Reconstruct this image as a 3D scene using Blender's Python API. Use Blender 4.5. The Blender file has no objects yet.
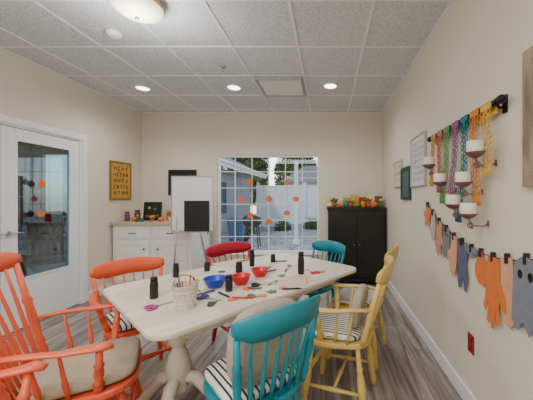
import bpy, math, random
from mathutils import Vector, Matrix
random.seed(7)
F=274.0; CX=328.0; CY=197.0; EYE=1.335
pi=math.pi
# ---------------- materials ----------------
def lin(c):
    return tuple(((x/255)/12.92 if x/255<=0.04045 else ((x/255+0.055)/1.055)**2.4) for x in c)
def newmat(name):
    m=bpy.data.materials.new(name); m.use_nodes=True
    nt=m.node_tree; nt.nodes.clear()
    o=nt.nodes.new('ShaderNodeOutputMaterial'); b=nt.nodes.new('ShaderNodeBsdfPrincipled')
    nt.links.new(b.outputs[0],o.inputs[0]); return m,nt,b
def mat(name,rgb,rough=.5,metal=0,var=.08,scale=18,emit=0,bump=0):
    m,nt,b=newmat(name); c=lin(rgb)
    tc=nt.nodes.new('ShaderNodeTexCoord'); n=nt.nodes.new('ShaderNodeTexNoise'); n.inputs['Scale'].default_value=scale
    n.inputs['Detail'].default_value=4
    nt.links.new(tc.outputs['Object'],n.inputs['Vector'])
    r=nt.nodes.new('ShaderNodeValToRGB')
    r.color_ramp.elements[0].position=.3; r.color_ramp.elements[1].position=.7
    r.color_ramp.elements[0].color=(*[x*(1-var) for x in c],1); r.color_ramp.elements[1].color=(*[min(1,x*(1+var)) for x in c],1)
    nt.links.new(n.outputs['Fac'],r.inputs['Fac']); nt.links.new(r.outputs[0],b.inputs['Base Color'])
    b.inputs['Roughness'].default_value=rough; b.inputs['Metallic'].default_value=metal
    if emit:
        b.inputs['Emission Color'].default_value=(*c,1); b.inputs['Emission Strength'].default_value=emit
    if bump:
        bp=nt.nodes.new('ShaderNodeBump'); bp.inputs['Strength'].default_value=bump; bp.inputs['Distance'].default_value=.01
        nt.links.new(n.outputs['Fac'],bp.inputs['Height']); nt.links.new(bp.outputs[0],b.inputs['Normal'])
    return m
def glassmat(name,tint=(1,1,1),refl=.06):
    m=bpy.data.materials.new(name); m.use_nodes=True; nt=m.node_tree; nt.nodes.clear()
    o=nt.nodes.new('ShaderNodeOutputMaterial'); t=nt.nodes.new('ShaderNodeBsdfTransparent'); g=nt.nodes.new('ShaderNodeBsdfGlossy')
    mx=nt.nodes.new('ShaderNodeMixShader'); mx.inputs[0].default_value=refl
    t.inputs[0].default_value=(*tint,1); g.inputs['Roughness'].default_value=.02
    nt.links.new(t.outputs[0],mx.inputs[1]); nt.links.new(g.outputs[0],mx.inputs[2]); nt.links.new(mx.outputs[0],o.inputs[0]); return m
def stripemat(name,a,b_,freq,axis=0,wid=.5):
    m,nt,b=newmat(name)
    tc=nt.nodes.new('ShaderNodeTexCoord'); s=nt.nodes.new('ShaderNodeSeparateXYZ'); mu=nt.nodes.new('ShaderNodeMath'); mu.operation='MULTIPLY'; mu.inputs[1].default_value=freq
    fr=nt.nodes.new('ShaderNodeMath'); fr.operation='FRACT'; gt=nt.nodes.new('ShaderNodeMath'); gt.operation='GREATER_THAN'; gt.inputs[1].default_value=wid
    mx=nt.nodes.new('ShaderNodeMix'); mx.data_type='RGBA'
    mx.inputs['A'].default_value=(*lin(a),1); mx.inputs['B'].default_value=(*lin(b_),1)
    nt.links.new(tc.outputs['Object'],s.inputs[0]); nt.links.new(s.outputs[axis],mu.inputs[0]); nt.links.new(mu.outputs[0],fr.inputs[0]); nt.links.new(fr.outputs[0],gt.inputs[0])
    nt.links.new(gt.outputs[0],mx.inputs['Factor']); nt.links.new(mx.outputs['Result'],b.inputs['Base Color']); b.inputs['Roughness'].default_value=.9
    return m
def grainmat(name,a,b_,stretch=(2,30,30),rough=.5,planks=None,gap=(60,52,46)):
    m,nt,b=newmat(name)
    tc=nt.nodes.new('ShaderNodeTexCoord'); mp=nt.nodes.new('ShaderNodeMapping'); mp.inputs['Scale'].default_value=stretch
    n=nt.nodes.new('ShaderNodeTexNoise'); n.inputs['Scale'].default_value=1; n.inputs['Detail'].default_value=7; n.inputs['Distortion'].default_value=.6
    r=nt.nodes.new('ShaderNodeValToRGB'); r.color_ramp.elements[0].position=.33; r.color_ramp.elements[1].position=.68
    r.color_ramp.elements[0].color=(*lin(a),1); r.color_ramp.elements[1].color=(*lin(b_),1)
    nt.links.new(tc.outputs['Object'],mp.inputs[0]); nt.links.new(mp.outputs[0],n.inputs['Vector']); nt.links.new(n.outputs['Fac'],r.inputs['Fac'])
    out=r.outputs[0]
    if planks:
        mp2=nt.nodes.new('ShaderNodeMapping'); mp2.inputs['Rotation'].default_value=(0,0,planks[2])
        br=nt.nodes.new('ShaderNodeTexBrick'); br.inputs['Scale'].default_value=1; br.inputs['Brick Width'].default_value=planks[0]; br.inputs['Row Height'].default_value=planks[1]
        br.inputs['Mortar Size'].default_value=.0022; br.offset=.37
        br.inputs['Color1'].default_value=(.70,.70,.70,1); br.inputs['Color2'].default_value=(1.15,1.15,1.15,1); br.inputs['Mortar'].default_value=(.35,.35,.35,1)
        nt.links.new(tc.outputs['Object'],mp2.inputs[0]); nt.links.new(mp2.outputs[0],br.inputs['Vector'])
        mx=nt.nodes.new('ShaderNodeMix'); mx.data_type='RGBA'; mx.blend_type='MULTIPLY'; mx.inputs['Factor'].default_value=1
        nt.links.new(out,mx.inputs['A']); nt.links.new(br.outputs['Color'],mx.inputs['B']); out=mx.outputs['Result']
    nt.links.new(out,b.inputs['Base Color']); b.inputs['Roughness'].default_value=rough
    return m
def vormat(name,cols,scale,rough=.8,bump=.5):
    m,nt,b=newmat(name)
    tc=nt.nodes.new('ShaderNodeTexCoord'); v=nt.nodes.new('ShaderNodeTexVoronoi'); v.inputs['Scale'].default_value=scale
    r=nt.nodes.new('ShaderNodeValToRGB'); s=nt.nodes.new('ShaderNodeSeparateColor')
    els=r.color_ramp.elements
    while len(els)<len(cols): els.new(.5)
    for i,c in enumerate(cols):
        els[i].position=i/(len(cols)-1); els[i].color=(*lin(c),1)
    nt.links.new(tc.outputs['Object'],v.inputs['Vector']); nt.links.new(v.outputs['Color'],s.inputs[0]); nt.links.new(s.outputs[0],r.inputs['Fac'])
    nt.links.new(r.outputs[0],b.inputs['Base Color']); b.inputs['Roughness'].default_value=rough
    bp=nt.nodes.new('ShaderNodeBump'); bp.inputs['Strength'].default_value=bump; bp.invert=True
    nt.links.new(v.outputs['Distance'],bp.inputs['Height']); nt.links.new(bp.outputs[0],b.inputs['Normal'])
    return m
def ceilmat():
    m,nt,b=newmat('acoustic_tile')
    tc=nt.nodes.new('ShaderNodeTexCoord'); n=nt.nodes.new('ShaderNodeTexNoise'); n.inputs['Scale'].default_value=95; n.inputs['Detail'].default_value=3
    r=nt.nodes.new('ShaderNodeValToRGB'); r.color_ramp.elements[0].position=.36; r.color_ramp.elements[1].position=.52
    r.color_ramp.elements[0].color=(*lin((176,181,188)),1); r.color_ramp.elements[1].color=(*lin((220,225,232)),1)
    nt.links.new(tc.outputs['Object'],n.inputs['Vector']); nt.links.new(n.outputs['Fac'],r.inputs['Fac']); nt.links.new(r.outputs[0],b.inputs['Base Color']); b.inputs['Roughness'].default_value=.95
    return m
M={}
M['wall']=mat('wall_paint',(222,216,200),.85,var=.015,scale=3)
M['ceil']=ceilmat()
M['grid']=mat('grid_bar',(236,239,242),.6,var=.02)
M['ventw']=mat('vent_white',(236,237,238),.6,var=.02)
M['ventd']=mat('vent_frame_grey',(170,172,175),.5,var=.02)
M['trim']=mat('trim_white',(238,240,242),.45,var=.01)
M['floor']=grainmat('plank_floor',(104,94,88),(174,165,157),(26,1.6,1),.42,(1.2,.15,pi/2))
M['table']=grainmat('whitewashed_wood',(206,194,176),(228,218,202),(2,14,14),.5)
M['ped']=mat('pedestal_cream',(222,212,192),.5,var=.04)
M['coral']=mat('coral_paint',(230,94,56),.38,var=.05,scale=9)
M['coral2']=mat('coral_paint_bright',(232,98,62),.36,var=.05,scale=9)
M['red']=mat('crimson_paint',(178,24,50),.38,var=.05)
M['teal']=mat('teal_paint',(14,134,150),.38,var=.07,scale=9)
M['yellow']=mat('yellow_paint',(216,184,102),.42,var=.08,scale=9)
M['stripe']=stripemat('ticking_stripe',(226,222,212),(44,48,64),38,0,.66)
M['tan']=mat('tan_linen',(178,162,140),.95,var=.07,scale=60,bump=.3)
M['beige']=mat('beige_linen',(170,160,144),.95,var=.08,scale=70,bump=.4)
M['black']=mat('black_paint',(26,25,25),.35,var=.2)
M['blackm']=mat('black_metal',(20,20,20),.45,.3,var=.1)
M['cab']=mat('cream_cabinet',(236,234,226),.5,var=.03)
M['brown']=grainmat('pale_counter_wood',(176,160,136),(206,192,168),(3,30,30),.4)
M['chrome']=mat('brushed_metal',(190,190,192),.3,.9,var=.05)
M['brass']=mat('pale_brass',(190,160,120),.3,.8,var=.05)
M['white']=mat('white_board',(240,241,242),.25,var=.01)
M['glass']=glassmat('window_glass',(.95,.97,.98),.03)
M['dglass']=glassmat('door_glass',(.40,.56,.62),.16)
M['lamp']=mat('lamp_lens',(255,246,232),.4,emit=8,var=0)
M['dome']=mat('frosted_glass',(255,238,210),.3,emit=1.3,var=0)
M['candle']=mat('cream_wax',(240,234,218),.5,var=.02)
M['iron']=mat('dark_iron',(48,40,36),.5,.5)
M['cup']=mat('mauve_metal',(132,98,102),.45,.3)
M['orange']=mat('pumpkin_orange',(232,112,36),.5,var=.1)
M['green']=mat('leaf_green',(96,140,60),.6,var=.15)
M['dgreen']=mat('stem_green',(70,84,40),.7,var=.15)
M['blue']=mat('blue_plastic',(24,70,190),.3,var=.03)
M['redp']=mat('red_plastic',(214,24,40),.3,var=.03)
M['paper']=mat('cream_paper',(208,194,170),.8,var=.06)
M['frameg']=grainmat('driftwood_frame',(118,104,88),(168,152,130),(20,20,4),.7)
def col(name,c,r=.6,**k):
    if name not in M: M[name]=mat(name,c,r,**k)
    return M[name]
# ---------------- mesh builder ----------------
class B:
    def __init__(s): s.V=[];s.F=[];s.I=[];s.S=[];s.M=Matrix.Identity(4)
    def add(s,v,f,mi=0,sm=False):
        o=len(s.V)
        for p in v:
            s.V.append(tuple(s.M@Vector(p)))
        for q in f: s.F.append([i+o for i in q]); s.I.append(mi); s.S.append(sm)
        return s
    def box(s,c,d,mi=0,rz=0,R=None):
        hx,hy,hz=d[0]/2,d[1]/2,d[2]/2
        v=[Vector((x,y,z)) for x in(-hx,hx) for y in(-hy,hy) for z in(-hz,hz)]
        if R is None: R=Matrix.Rotation(rz,3,'Z')
        v=[R@p+Vector(c) for p in v]
        return s.add(v,[(0,1,3,2),(4,6,7,5),(0,4,5,1),(2,3,7,6),(0,2,6,4),(1,5,7,3)],mi)
    def rings(s,rs,mi=0,closed=False,caps=True,sm=True):
        n=len(rs[0]); v=[p for r in rs for p in r]; f=[]
        m=len(rs)
        for i in range(m if closed else m-1):
            a=i*n;b=((i+1)%m)*n
            for j in range(n): f.append((a+j,a+(j+1)%n,b+(j+1)%n,b+j))
        s.add(v,f,mi,sm)
        if caps and not closed:
            o=len(s.V)-len(v)
            s.F.append(list(range(o,o+n))[::-1]);s.I.append(mi);s.S.append(False)
            s.F.append(list(range(o+(m-1)*n,o+m*n)));s.I.append(mi);s.S.append(False)
        return s
    def turned(s,p0,p1,prof,seg=12,mi=0,caps=True):
        p0=Vector(p0);p1=Vector(p1);d=p1-p0;q=d.normalized().to_track_quat('Z','Y')
        rs=[]
        for t,r in prof:
            c=p0+d*t; rs.append([c+q@Vector((r*math.cos(2*pi*k/seg),r*math.sin(2*pi*k/seg),0)) for k in range(seg)])
        return s.rings(rs,mi,caps=caps)
    def cyl(s,p0,p1,r0,r1=None,seg=16,mi=0): return s.turned(p0,p1,[(0,r0),(1,r1 if r1 is not None else r0)],seg,mi)
    def tube(s,pts,r,seg=8,mi=0,closed=False,flat=1,up=None):
        pts=[Vector(p) for p in pts]; n=len(pts); rs=[]; prev=None
        for i,p in enumerate(pts):
            if closed: t=pts[(i+1)%n]-pts[i-1]
            else: t=pts[min(i+1,n-1)]-pts[max(i-1,0)]
            t.normalize()
            a=Vector(up) if up else (prev if prev else (Vector((0,0,1)) if abs(t.z)<.9 else Vector((1,0,0))))
            a=(a-t*a.dot(t)).normalized(); prev=a; b=t.cross(a)
            rr=r[i] if isinstance(r,(list,tuple)) else r
            rs.append([p+a*rr*flat*math.cos(2*pi*k/seg)+b*rr*math.sin(2*pi*k/seg) for k in range(seg)])
        return s.rings(rs,mi,closed)
    def torus(s,c,R,r,axis='Z',seg=20,ts=6,mi=0,sy=1):
        pts=[]
        for k in range(seg):
            a=2*pi*k/seg;x=R*math.cos(a);y=R*sy*math.sin(a)
            pts.append(Vector(c)+(Vector((x,y,0)) if axis=='Z' else Vector((0,x,y)) if axis=='X' else Vector((x,0,y))))
        up={'Z':(0,0,1),'X':(1,0,0),'Y':(0,1,0)}[axis]
        return s.tube(pts,r,ts,mi,True,up=up)
    def prism(s,pts,z0,z1,mi=0,sm=False):
        n=len(pts); v=[(x,y,z0) for x,y in pts]+[(x,y,z1) for x,y in pts]
        f=[list(range(n))[::-1],list(range(n,2*n))]+[(i,(i+1)%n,n+(i+1)%n,n+i) for i in range(n)]
        return s.add(v,f,mi,sm)
    def sup(s,c,d,e1=.5,e2=.35,nu=28,nv=14,mi=0,R=None,rib=0,nr=8):
        sp=lambda x,e: math.copysign(abs(x)**e,x)
        rs=[]
        for j in range(nv+1):
            ph=-pi/2+pi*j/nv
            ph=max(-pi/2+.02,min(pi/2-.02,ph)); ring=[]
            for k in range(nu):
                th=2*pi*k/nu; rb=1-rib*abs(math.cos(th*nr/2))
                p=Vector((d[0]/2*sp(math.cos(ph),e1)*sp(math.cos(th),e2)*rb,d[1]/2*sp(math.cos(ph),e1)*sp(math.sin(th),e2)*rb,d[2]/2*sp(math.sin(ph),e1)))
                if R is not None: p=R@p
                ring.append(p+Vector(c))
            rs.append(ring)
        return s.rings(rs,mi)
    def done(s,name,mats,parent=None,loc=(0,0,0),rz=0,bevel=0,label=None,cat=None,kind=None,group=None,rot=None):
        import bmesh
        me=bpy.data.meshes.new(name); me.from_pydata(s.V,[],s.F); 
        if not isinstance(mats,(list,tuple)): mats=[mats]
        for m in mats: me.materials.append(m)
        me.polygons.foreach_set('material_index',s.I); me.polygons.foreach_set('use_smooth',s.S)
        bm=bmesh.new(); bm.from_mesh(me); bmesh.ops.recalc_face_normals(bm,faces=bm.faces); bm.to_mesh(me); bm.free()
        o=bpy.data.objects.new(name,me); bpy.context.collection.objects.link(o)
        o.location=loc; o.rotation_euler=rot if rot else (0,0,rz)
        if parent: o.parent=parent
        if bevel:
            b=o.modifiers.new('bevel','BEVEL'); b.width=bevel; b.segments=2; b.limit_method='ANGLE'; b.angle_limit=.7
        tag(o,label,cat,kind,group); return o
def tag(o,label=None,cat=None,kind=None,group=None):
    if label:o['label']=label
    if cat:o['category']=cat
    if kind:o['kind']=kind
    if group:o['group']=group
def empty(name,loc,rz=0,label=None,cat=None,kind=None,group=None,rot=None):
    o=bpy.data.objects.new(name,None); bpy.context.collection.objects.link(o); o.location=loc; o.rotation_euler=rot if rot else (0,0,rz)
    o.empty_display_size=.1; tag(o,label,cat,kind,group); return o
# ---------------- room shell ----------------
XR,XL,YB,YF,H=.90,-3.09,4.55,-2.6,2.74
T=.14
def st(b,name,m,**k): return b.done(name,m,kind='structure',**k)
st(B().box(((XR+XL)/2,(YB+YF)/2,-.05),(XR-XL+2*T,YB-YF+2*T,.1)),'floor',M['floor'])
st(B().box(((XR+XL)/2,(YB+YF)/2,H+.05),(XR-XL+2*T,YB-YF+2*T,.1)),'ceiling',M['ceil'])
st(B().box((XR+T/2,(YB+YF)/2,H/2),(T,YB-YF,H)),'wall_right',M['wall'])
st(B().box(((XR+XL)/2,YF-T/2,H/2),(XR-XL+2*T,T,H)),'wall_front',M['wall'])
DY0,DY1,DH=1.74,3.44,2.05
b=B(); xw=XL-T/2
b.box((xw,(YF+DY0)/2,H/2),(T,DY0-YF,H)); b.box((xw,(DY1+YB)/2,H/2),(T,YB-DY1,H)); b.box((xw,(DY0+DY1)/2,(H+DH)/2),(T,DY1-DY0,H-DH))
st(b,'wall_left',M['wall'])
WX0,WX1,WZ0,WZ1=-1.84,-.15,.40,2.03
b=B(); yw=YB+T/2
b.box(((XL-T+WX0)/2,yw,H/2),(WX0-XL+T,T,H)); b.box(((WX1+XR+T)/2,yw,H/2),(XR+T-WX1,T,H))
b.box(((WX0+WX1)/2,yw,(H+WZ1)/2),(WX1-WX0,T,H-WZ1)); b.box(((WX0+WX1)/2,yw,WZ0/2),(WX1-WX0,T,WZ0))
st(b,'wall_back',M['wall'])
# ceiling grid
b=B(); x=-.28-.61*4
while x<XR:
    b.box((x,(YB+YF)/2,H-.003),(.020,YB-YF,.006)); x+=.61
y=3.17-.61*9
while y<YB:
    if y>YF: b.box(((XL+XR)/2,y,H-.0035),(XR-XL,.020,.006))
    y+=.61
b.box((XR-.011,(YB+YF)/2,H-.005),(.022,YB-YF,.01)); b.box((XL+.011,(YB+YF)/2,H-.005),(.022,YB-YF,.01)); b.box(((XL+XR)/2,YB-.011,H-.005),(XR-XL,.022,.01))
st(b,'trim_1',M['grid'],label='white suspended ceiling grid bars')
# baseboards
st(B().box((XR-.008,(YB+YF)/2,.055),(.016,YB-YF,.11)),'baseboard_right',M['trim'],bevel=.004)
st(B().box(((XL+XR)/2,YB-.008,.055),(XR-XL-.034,.016,.11)),'baseboard_back',M['trim'],bevel=.004)
st(B().box((XL+.008,(DY1+.08+YB)/2,.055),(.016,YB-DY1-.08,.11)),'baseboard_left',M['trim'],bevel=.004)
# window
wf=B(); fx=.032; wm=(WX0+WX1)/2; hz=(WZ0+WZ1)/2
yy=YB+.05
for x in(WX0+fx/2,WX1-fx/2): wf.box((x,yy,hz),(fx,.06,WZ1-WZ0))
for z in(WZ0+fx/2,WZ1-fx/2): wf.box((wm,yy,z),(WX1-WX0-2*fx,.06,fx))
wf.box((wm,yy,hz),(.018,.03,WZ1-WZ0-2*fx))
win=st(wf,'window_1',M['trim'],bevel=.003,label='large white framed window with thin grid bars')
mu=B()
for i in(1,2,4,5): mu.box((WX0+(WX1-WX0)*i/6,yy,hz),(.012,.012,WZ1-WZ0-2*fx))
for i in range(1,6): mu.box((wm,yy,WZ0+(WZ1-WZ0)*i/6),(WX1-WX0-2*fx,.01,.012))
mu.done('muntin_grid',M['trim'],parent=win)
B().box((wm,yy+.012,hz),(WX1-WX0-2*fx-.001,.003,WZ1-WZ0-2*fx-.001)).done('window_pane',M['glass'],parent=win)
st(B().box((wm,YB-.01,WZ0-.012),(WX1-WX0+.06,.06,.022)),'trim_2',M['trim'],bevel=.004,label='white window sill')
# doors
tr=B(); tw=.07
tr.box((XL+.009,DY1+tw/2-.005,(DH+tw)/2),(.018,tw,DH+tw)); tr.box((XL+.009,DY0-tw/2+.005,(DH+tw)/2),(.018,tw,DH+tw)); tr.box((XL+.009,(DY0+DY1)/2,DH+tw/2-.004),(.018,DY1-DY0-.01,tw))
tr.box((XL-T/2,DY1-.012,DH/2),(T,.022,DH)); tr.box((XL-T/2,DY0+.012,DH/2),(T,.022,DH)); tr.box((XL-T/2,(DY0+DY1)/2,DH-.012),(T,DY1-DY0-.05,.022))
st(tr,'trim_3',M['trim'],bevel=.003,label='white door casing and jamb')
def leaf(y0,y1,hy,name):
    d=B(); w=y1-y0; xc=XL-.03; sw=.115; bz=.50; tz=1.91
    for yc in(y0+sw/2,y1-sw/2): d.box((xc,yc,1.015),(.042,sw,2.01))
    d.box((xc,(y0+y1)/2,(.01+bz)/2),(.042,w-2*sw,bz-.01)); d.box((xc,(y0+y1)/2,(2.02+tz)/2),(.042,w-2*sw,2.02-tz))
    for yc in(y0+sw+.008,y1-sw-.008): d.box((xc+.022,yc,(bz+tz)/2),(.012,.018,tz-bz))
    for zc in(bz+.008,tz-.008): d.box((xc+.022,(y0+y1)/2,zc),(.012,w-2*sw,.018))
    o=st(d,name,M['trim'],bevel=.003,label='white french door leaf with full glass pane')
    B().box((xc,(y0+y1)/2,(bz+tz)/2),(.006,w-2*sw-.002,tz-bz-.002)).done('glass_pane',M['dglass'],parent=o)
    h=B(); h.cyl((xc+.021,hy,.98),(xc+.03,hy,.98),.026); h.cyl((xc+.03,hy,.98),(xc+.065,hy,.98),.009); h.tube([(xc+.065,hy,.98),(xc+.067,hy+.05,.982),(xc+.065,hy+.1,.975)],.008)
    h.done('door_handle',M['chrome'],parent=o)
    return o
leaf(2.60,DY1-.027,2.655,'door_1')
leaf(DY0+.027,2.592,2.53,'door_2')
# ---------------- outside ----------------
gm=vormat('river_rock',[(100,106,112),(160,166,172),(130,132,134),(190,196,200)],9,.8,.6)
st(B().box((-4,14,-.12),(40,18.6,.1)),'ground_1',gm,label='grey river rock bed outside')
st(B().box((-13.2,1.5,-.125),(19.7,8,.1)),'ground_2',mat('patio_concrete',(150,150,146),.8,scale=4),label='concrete patio outside the door')
sd=B()
for i in range(14): sd.box((-4.2,10,.0+.09+i*.175),(.06,9.5,.172)); sd.box((-4.165,10,.015+i*.175),(.03,9.5,.02))
wing=sd.done('neighbouring_wing',mat('grey_siding',(164,172,178),.7,var=.04),label='grey lap-sided building wing with shingle roof',cat='building')
rf=B(); rf.add([(-3.4,5,2.42),(-3.4,15,2.42),(-7.5,15,4.4),(-7.5,5,4.4),(-3.4,5,2.50),(-3.4,15,2.50),(-7.5,15,4.5),(-7.5,5,4.5)],[(0,1,2,3),(4,7,6,5),(0,4,5,1),(1,5,6,2),(2,6,7,3),(3,7,4,0)])
rf.done('roof',mat('shingle_grey',(112,116,120),.9,scale=30,var=.15),parent=wing)
B().box((-3.39,10,2.42),(.03,10,.18)).box((-3.35,10,2.5),(.1,10,.08)).done('gutter',M['trim'],parent=wing)
dwm=mat('dark_window',(50,66,78),.1)
for yv in(7.2,10.5): B().box((-4.12,yv,1.3),(.05,1.1,1.2)).done('wing_window',dwm,parent=wing)
vin=mat('white_vinyl',(226,232,238),.5,var=.02)
fe=B(); 
for i in range(46): fe.box((-3.3+i*.2,13.0,.95),(.192,.03,1.75))
fe.box((1.2,12.97,1.84),(9.2,.06,.09)).box((1.2,12.97,.12),(9.2,.06,.12))
fence=fe.done('vinyl_fence',vin,label='white vinyl privacy fence around the yard',cat='fence')
for i in range(5): B().box((-3.3+i*2.2,12.93,.96),(.13,.13,1.96)).sup((-3.3+i*2.2,12.93,1.98),(.15,.15,.09),.9,.3,12,6).done('fence_post',vin,parent=fence)
nho=B().box((.2,19,1.3),(5.6,3,2.6)).done('neighbouring_house',mat('beige_siding',(180,184,184),.8),label='pale house behind the fence with a grey roof',cat='building')
rf=B(); rf.add([(-3.0,17.2,2.3),(3.4,17.2,2.3),(3.4,21,2.3),(-3.0,21,2.3),(-1.6,19,3.5),(2.0,19,3.5)],[(0,1,5,4),(1,2,5),(2,3,4,5),(3,0,4),(0,3,2,1)])
rf.done('roof',mat('roof_grey_blue',(118,124,132),.9,scale=12,var=.1),parent=nho)
b=B(); b.box((-.95,8.2,1.15),(.10,.10,2.5)).box((-.95,8.2,-.02),(.18,.18,.15)); b.done('porch_post',M['trim'],label='white square porch post standing on the gravel',cat='post')
cx_,cy_=-2.62,7.9
bc=B(); bc.rings([[(cx_+sx*w,cy_+sy*w,z-.07) for sx,sy in((-1,-1),(1,-1),(1,1),(-1,1))] for z,w in((0,.16),(.75,.22))],sm=False)
cart=bc.done('waste_cart',mat('blue_cart',(60,110,160),.5),label='blue wheeled waste cart with lid',cat='bin',bevel=.01)
B().box((cx_,cy_,.70),(.48,.48,.05)).cyl((cx_-.2,cy_+.23,.68),(cx_+.2,cy_+.23,.68),.02).done('lid',col('cart_lid',(50,90,134)),parent=cart,bevel=.01)
for sx in(-.2,.2): B().cyl((cx_+sx-.02,cy_+.24,.02),(cx_+sx+.02,cy_+.24,.02),.09).done('wheel',M['black'],parent=cart)
g=B(); g.sup((-2.1,7.6,.68),(.5,.4,.36),.8,.6); 
gr=g.done('barbecue_grill',M['black'],label='black kettle barbecue grill on a stand',cat='grill')
for sx in(-.2,.2):
    for sy in(-.13,.13): B().cyl((-2.1+sx,7.6+sy,-.07),(-2.1+sx*.7,7.6+sy*.7,.6),.015).done('leg',M['blackm'],parent=gr)
leafm=vormat('foliage',[(32,56,28),(64,98,46),(96,128,68)],3,.8,.2)
barkm=mat('bark',(90,76,62),.9,var=.2)
def tree(x,y,h,r,s):
    rnd=random.Random(s); t=B(); t.tube([(0,0,-.1),(.1,.05,h*.3),(-.05,.1,h*.7)],[.22,.17,.1])
    tr_=t.done('tree',barkm,loc=(x,y,0),label='leafy green tree behind the fence',cat='tree',group='trees behind the fence')
    c=B(); 
    for i in range(5200):
        while 1:
            p=Vector((rnd.uniform(-1,1),rnd.uniform(-1,1),rnd.uniform(-1,1)))
            if .3<p.length<1: break
        p=Vector((math.copysign(abs(p.x)**.8,p.x)*r,p.y*r,h*.54+math.copysign(abs(p.z)**.8,p.z)*h*.46)); q=Vector((rnd.gauss(0,1),rnd.gauss(0,1),rnd.gauss(0,1))).normalized(); w=q.orthogonal().normalized(); v=q.cross(w); k=rnd.uniform(.12,.24)
        c.add([p-w*k,p+v*k*.5,p+w*k,p-v*k*.5],[(0,1,2,3)])
    c.done('tree_crown',leafm,parent=tr_)
for i,(x,y,h,r) in enumerate([(-11.4,24.4,6.2,1.9),(-7.1,24,6.2,1.9),(-2.8,24.2,5.6,1.9),(1.5,24.5,5.6,1.9)]): tree(x,y,h,r,i)
def shrub(x,y,r,s):
    rnd=random.Random(s); c=B()
    for i in range(420):
        q=Vector((rnd.gauss(0,1),rnd.gauss(0,1),abs(rnd.gauss(0,1)))).normalized(); p=Vector((q.x*r,q.y*r,q.z*r*1.2))*rnd.uniform(.5,1); w=q.orthogonal().normalized(); v=q.cross(w); k=rnd.uniform(.04,.09)
        c.add([p-w*k,p+v*k*.5,p+w*k,p-v*k*.5],[(0,1,2,3)])
    c.done('shrub',leafm,loc=(x,y,-.07),label='small rounded green shrub on the gravel',cat='shrub',group='shrubs on the gravel')
for i,(x,y,r) in enumerate([(-3.2,10.5,.45),(-1.9,11.6,.4),(.4,11.8,.42),(-2.9,9.2,.3),(-.7,12.1,.45)]): shrub(x,y,r,i)
pw=B()
for i in range(15): pw.box((-9.3,4.5,.09+i*.18),(.06,9,.176)); pw.box((-9.26,4.5,.01+i*.18),(.03,9,.02))
pwo=pw.done('porch_building',mat('blue_grey_siding',(104,138,150),.7,var=.04),label='blue-grey sided building across the patio',cat='building')
for yc,w_,h0,h1 in((7.6,1.5,.7,2.0),(5.2,1.1,.15,2.25)):
    B().box((-9.22,yc,(h0+h1)/2),(.05,w_,h1-h0)).done('dark_window_pane',dwm,parent=pwo)
    b=B()
    for s_ in(-1,1): b.box((-9.19,yc+s_*w_/2,(h0+h1)/2),(.07,.1,h1-h0+.1))
    b.box((-9.19,yc,h1),(.07,w_,.1)); b.box((-9.19,yc,h0),(.07,w_,.08)); b.box((-9.19,yc,(h0+h1)/2),(.06,w_,.04))
    b.done('window_casing',M['trim'],parent=pwo)
B().box((-9.0,4.5,2.85),(1.4,9.4,.2)).done('shading_eave',mat('eave_dark',(70,78,84),.8),parent=pwo)  # roof overhang slab added to darken the porch side behind the glass door
hd=B()
rnd=random.Random(5)
for i in range(2200):
    p=Vector((-8.6+rnd.uniform(-.35,.35),rnd.uniform(3.6,9),rnd.uniform(-.05,.85))); q=Vector((rnd.gauss(0,1),rnd.gauss(0,1),rnd.gauss(0,1))).normalized(); w=q.orthogonal().normalized(); v=q.cross(w); k=rnd.uniform(.05,.12)
    hd.add([p-w*k,p+v*k*.6,p+w*k,p-v*k*.6],[(0,1,2,3)])
hd.done('hedge',col('hedge_leaf',(40,62,36)),label='low dark green hedge along the patio building',cat='hedge',kind='stuff')
# ---------------- chairs ----------------
LEG=[(0,.013),(.06,.018),(.16,.021),(.24,.017),(.27,.024),(.3,.016),(.33,.022),(.45,.026),(.6,.022),(.68,.015),(.71,.022),(.74,.015),(.85,.015),(1,.013)]
SP=[(0,.006),(.25,.010),(.35,.012),(.5,.009),(.8,.007),(1,.006)]
POST=[(0,.013),(.1,.017),(.16,.021),(.2,.014),(.23,.021),(.27,.014),(.45,.02),(.6,.016),(.64,.021),(.68,.014),(1,.013)]
def crest(bb,w,zb,zt,y0,curve,n=18,th=.02,rise=.025,ends=.5):
    rs=[]
    for i in range(n+1):
        t=-1+2*i/n; x=w/2*t; y=y0-curve*(1-t*t)
        up=zt+rise*math.cos(t*pi/2)-.0; hgt=(zt-zb)*(1-(1-ends)*abs(t)**4)
        top=up-(.012 if abs(t)>.97 else 0); bot=zt-hgt+.010*math.cos(t*pi*1.0)
        tilt=(top-bot)*.18
        rs.append([(x,y+th/2,bot),(x,y-th/2,bot),(x,y-th/2-tilt*.6,(top+bot)/2),(x,y-th/2-tilt,top-.004),(x,y-tilt,top+.002),(x,y+th/2-tilt,top-.004),(x,y+th/2-tilt*.5,(top+bot)/2)])
    bb.rings(rs)
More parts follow.
